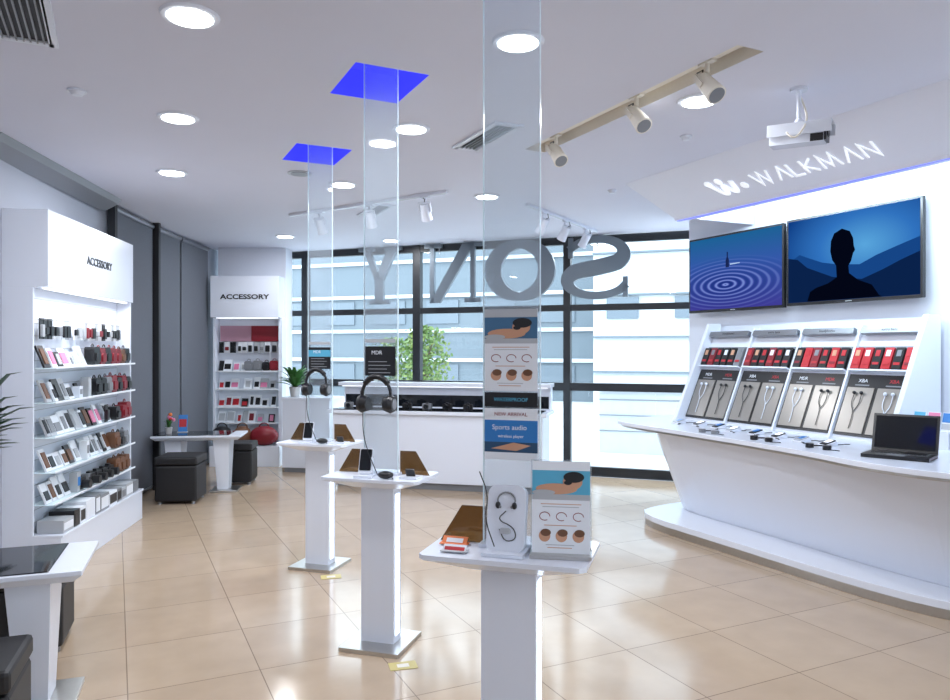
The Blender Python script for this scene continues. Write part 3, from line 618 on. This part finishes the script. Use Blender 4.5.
# ---------------------------------------------------------------- accessory cabinets
PROD=[PAPER,LGREY,WHITE,BLACK,GREY,BLACK,PAPER]
def product(b,x,y,z,kind):
    if kind=='box':
        w=random.uniform(.05,.09);h=random.uniform(.09,.16);m=random.choice(PROD)
        b.bx(x-w/2,x+w/2,y-.03,y+.03,z,z+h,m);b.bx(x-w*.35,x+w*.35,y-.032,y-.03,z+h*.3,z+h*.75,random.choice([BLACK,GREY,BLUE,BLACK,LGREY]))
        return w
    if kind in('tilt','pink'):
        w=random.choice([.07,.085,.11]);h=random.choice([.12,.15,.17]);M=T(x,y,z)@RX(R(-22))@RZ(R(random.uniform(-8,8)));b.bx(-w/2,w/2,0,.014,0,h,random.choice([PAPER,PAPER,PAPER,LGREY,BLACK]),M);k=random.choice([.28,.36,.4])
        b.bx(-w*k,w*k,-.006,0,h*.15,h*random.choice([.6,.75,.85]),random.choice([BLACK,BLACK,BROWN,GREY,BLACK,LGREY,PINK] if kind=='tilt' else [PINK,RED,PINK,LGREY,DRED,BLACK]),M);return w+.004
    if kind in('pouch','redpouch'):
        m=random.choice([BLACK,BLACK,BLACK,BROWN,DRED,GREY] if kind=='pouch' else [DRED,DRED,BLACK,BLACK]);r=random.uniform(1.0,1.3);b.rbox((x,y,z+.06*r),(.10*r,.08,.115*r),.03,m);b.rbox((x,y-.045,z+.05*r),(.07*r,.02,.06*r),.02,m);b.tube([(x+.025*math.cos(R(a)),y,z+.12*r+.022*math.sin(R(a))) for a in range(0,181,30)],.005,m,n=5);return .095*r
    if kind=='hang':
        w=random.choice([.05,.065,.08]);h=.15;b.cyl((x,y+.06,z+h-.01),(x,y-.05,z+h-.01),.002,STEEL,n=5)
        b.bx(x-w/2,x+w/2,y-.004,y+.004,z,z+h,random.choice([PAPER,PAPER,LGREY,BLACK]));hh=random.choice([.05,.09,.07]);b.rbox((x,y-.012,z+.06),(w*.75,.02,hh),.01,random.choice([BLACK,BLACK,GREY,BLACK,DRED,LGREY]));return w+.006
    if kind=='cam':
        b.rbox((x,y,z+.05),(.12,.06,.09),.012,BLACK);b.cyl((x,y-.02,z+.045),(x,y-.09,z+.045),.034,BLACK,n=14);b.box((x,y,z+.1),(.05,.03,.025),BLACK);return .13
def row(b,x0,x1,y,z,kinds,gap=.1):
    x=x0+.05
    while x<x1-.05:
        k=kinds[min(len(kinds)-1,int((x-x0)/(x1-x0)*len(kinds)))]
        if isinstance(k,tuple): k=random.choice(k)
        w=product(b,x,y,z,k);x+=w+.01
        if random.random()<gap: x+=.06
LA=math.atan2(1.8,-.23);LO=(-3.03,5.25)
b=B('accessory_display_cabinet')
b.bx(0,1.82,0,.325,2.05,2.60,WHITE);b.bx(0.02,1.80,.14,.325,.02,2.05,WHITEM);b.bx(.0,.02,.10,.325,0,2.05,WHITE);b.bx(1.80,1.83,.02,.325,0,2.05,WHITE)
b.bx(0,1.80,-.09,.13,0,.26,WHITE);b.bx(0,1.81,-.10,.13,.26,.28,WHITE)
for z in [.35+.09*i for i in range(19)]: b.bx(.03,1.79,.137,.14,z,z+.005,LGREY)
SHZ=(1.47,1.22,.97,.72,.49)
for z in SHZ: b.bx(.04,1.78,-.03,.14,z-.006,z,ACRE);b.bx(.04,1.78,-.034,-.03,z-.006,z+.010,PAPER)
b.text('ACCESSORY',.10,BLACK,T(.98,-.002,2.32)@TXT@SC(1,.9),.002,off=.002)
b.bx(.05,1.75,.03,.06,2.035,2.05,LEDP)
cab=b.end((*LO,0),LA,bevel=.003)
area('lamp',(.9,.0,2.03),1.6,8,parent=cab,shape='RECTANGLE',sy=.06,rot=(R(-15),0,0))
b=B('merchandise')
row(b,.05,1.76,.09,1.68,['hang'],.05);row(b,.05,.9,.04,1.475,['tilt'],.1);row(b,.9,1.76,.05,1.475,['pouch'],.0)
row(b,.05,1.76,.03,1.225,['tilt',('tilt','box'),'pouch','redpouch'],.08)
row(b,.05,1.76,.03,.975,['tilt','tilt',('hang','tilt'),'redpouch'],.06)
row(b,.05,1.76,.03,.725,['tilt',('box','tilt'),'tilt','pouch'],.08);row(b,.05,1.76,.03,.495,['tilt',('cam','box'),'cam','pouch'],.05)
x=.06
while x<1.70:
    w=random.choice([.10,.14,.18]);h=random.uniform(.09,.15);m=random.choice([PAPER,PAPER,LGREY,BLACK,GREY]);x1=min(x+w,1.78);b.bx(x,x1,-.08,.10,.282,.282+h,m);b.bx(x+.01,x1-.01,-.082,-.08,.30,.26+h,random.choice([PAPER,GREY,BLACK,LGREY]));x+=w+.012
b.end(parent=cab)
b=B('accessory_display_cabinet')
b.bx(0,.96,.18,.55,0,CZ-.002,WALLM);b.bx(0,.94,-.12,.18,2.05,2.62,WHITE);b.bx(0,.03,-.02,.18,0,2.05,WHITE);b.bx(.91,.96,-.02,.18,0,2.05,WHITE)
b.bx(.03,.91,.14,.18,0,2.05,WHITEM);b.bx(0,.96,-.16,.14,0,.28,WHITE)
for z in (1.3,1.05,.80,.58): b.bx(.04,.90,-.02,.14,z-.006,z,ACRE);b.bx(.04,.9,-.024,-.02,z-.006,z+.012,PAPER)
b.text('ACCESSORY',.112,BLACK,T(.47,-.122,2.33)@TXT@SC(1.08,.8),.002,off=.003);b.bx(.05,.9,-.03,.0,2.035,2.05,LEDP)
cab2=b.end((-3.64,10.30,0),0,bevel=.003)
b=B('merchandise')
b.bx(.06,.5,.10,.13,1.72,1.94,mat('poster_rose',(.45,.25,.32),.5));b.bx(.5,.88,.09,.10,1.72,1.94,DRED)
row(b,.04,.9,.06,1.56,['hang']);row(b,.04,.9,.05,1.31,['pink','pouch']);row(b,.04,.9,.05,1.06,['pink']);row(b,.04,.9,.05,.81,['pink','tilt']);row(b,.04,.9,.05,.59,['pink'])
for x,m,w in((.14,BLACK,.15),(.42,BROWN,.13),(.72,DRED,.2)): b.sph((x,-.06,.415),(w,.12,.135),m,nu=16,nv=10);b.tube([(x+.07*math.cos(R(a)),-.06,.52+.07*math.sin(R(a))) for a in range(0,181,20)],.008,m)
b.end(parent=cab2)
# ---------------------------------------------------------------- desks & stools
def desk(loc,rz,L=1.1,d=.54):
    b=B('customer_desk');l=L/2;w=d/2
    b.prism([(-l+.04,-w+.04),(l-.04,-w+.04),(l-.04,w-.04),(-l+.04,w-.04)],.595,.63,WHITE,pt=[(-l,-w),(l,-w),(l,w),(-l,w)]);b.bx(-l,l,-w,w,.63,.65,WHITE)
    b.bx(-l+.0,l-.13,-w+.02,w-.02,.65,.655,BLACKG)
    for x in(-l+.22,l-.22):
        b.prism([(x-.06,-.09),(x+.06,-.09),(x+.06,.09),(x-.06,.09)],.022,.595,WHITE,pt=[(x-.10,-.15),(x+.08,-.15),(x+.08,.15),(x-.10,.15)])
        b.bx(x-.13,x+.17,-.17,.17,0,.022,STEEL)
    return b.end((*loc,0),rz,bevel=.004)
desk((-2.30,3.25),R(20)); desk((-3.12,8.42),R(8),.96,.5)
def stool(x,y,rz=0,w=.38,h=.44):
    b=B('cube_stool');b.prism([(-w/2,-w/2),(w/2,-w/2),(w/2,w/2),(-w/2,w/2)],.03,h-.09,LEATH);b.prism([(-w/2-.006,-w/2-.006),(w/2+.006,-w/2-.006),(w/2+.006,w/2+.006),(-w/2-.006,w/2+.006)],h-.085,h,LEATH)
    for sx in(-1,1):
        for sy in(-1,1): b.cyl((sx*w*.4,sy*w*.4,0),(sx*w*.4,sy*w*.4,.03),.02,STEELD,n=10)
    b.end((x,y,0),rz,bevel=.018)
stool(-2.42,4.02,R(20));stool(-1.90,2.74,R(20),.38,.46)
stool(-3.12,7.86,R(6),.42,.49);stool(-2.86,8.95,R(6),.38,.49)
b=B('flower_pot');b.cyl((0,0,0),(0,0,.07),.03,CLAY,.04,n=14);leafy(b,16,.03,.14,.08,.012,GREEN,(0,0,.06))
for k in range(7): b.sph((random.uniform(-.05,.05),random.uniform(-.05,.05),random.uniform(.14,.22)),.02,random.choice([RED,PINK,ORANGE]),nu=8,nv=6)
for k in range(3): b.cyl((0,0,.05),(.03*(k-1),0,.16),.003,GREEN,n=5)
b.end((-3.46,8.36,.656),recalc=False)
b=B('brochure_stand');M=RX(R(-12));b.bx(-.05,.05,0,.006,0,.2,BLUE,M);b.bx(-.04,.04,-.002,0,.06,.15,RED,M);b.bx(-.055,.055,-.03,.04,0,.006,LGREY);b.end((-3.36,8.5,.656),R(10))
# ---------------------------------------------------------------- world & camera
w=bpy.data.worlds.new('sky');S.world=w;w.use_nodes=True;bg=w.node_tree.nodes['Background'];bg.inputs[0].default_value=(.78,.90,1,1);bg.inputs[1].default_value=6.0
cam=bpy.data.cameras.new('camera');cam.lens=28.04;cam.sensor_width=36;cam.clip_start=.05;co=bpy.data.objects.new('camera',cam);S.collection.objects.link(co);co.location=(0,0,H);co.rotation_euler=(R(90),0,0);S.camera=co
S.view_settings.view_transform='Standard'
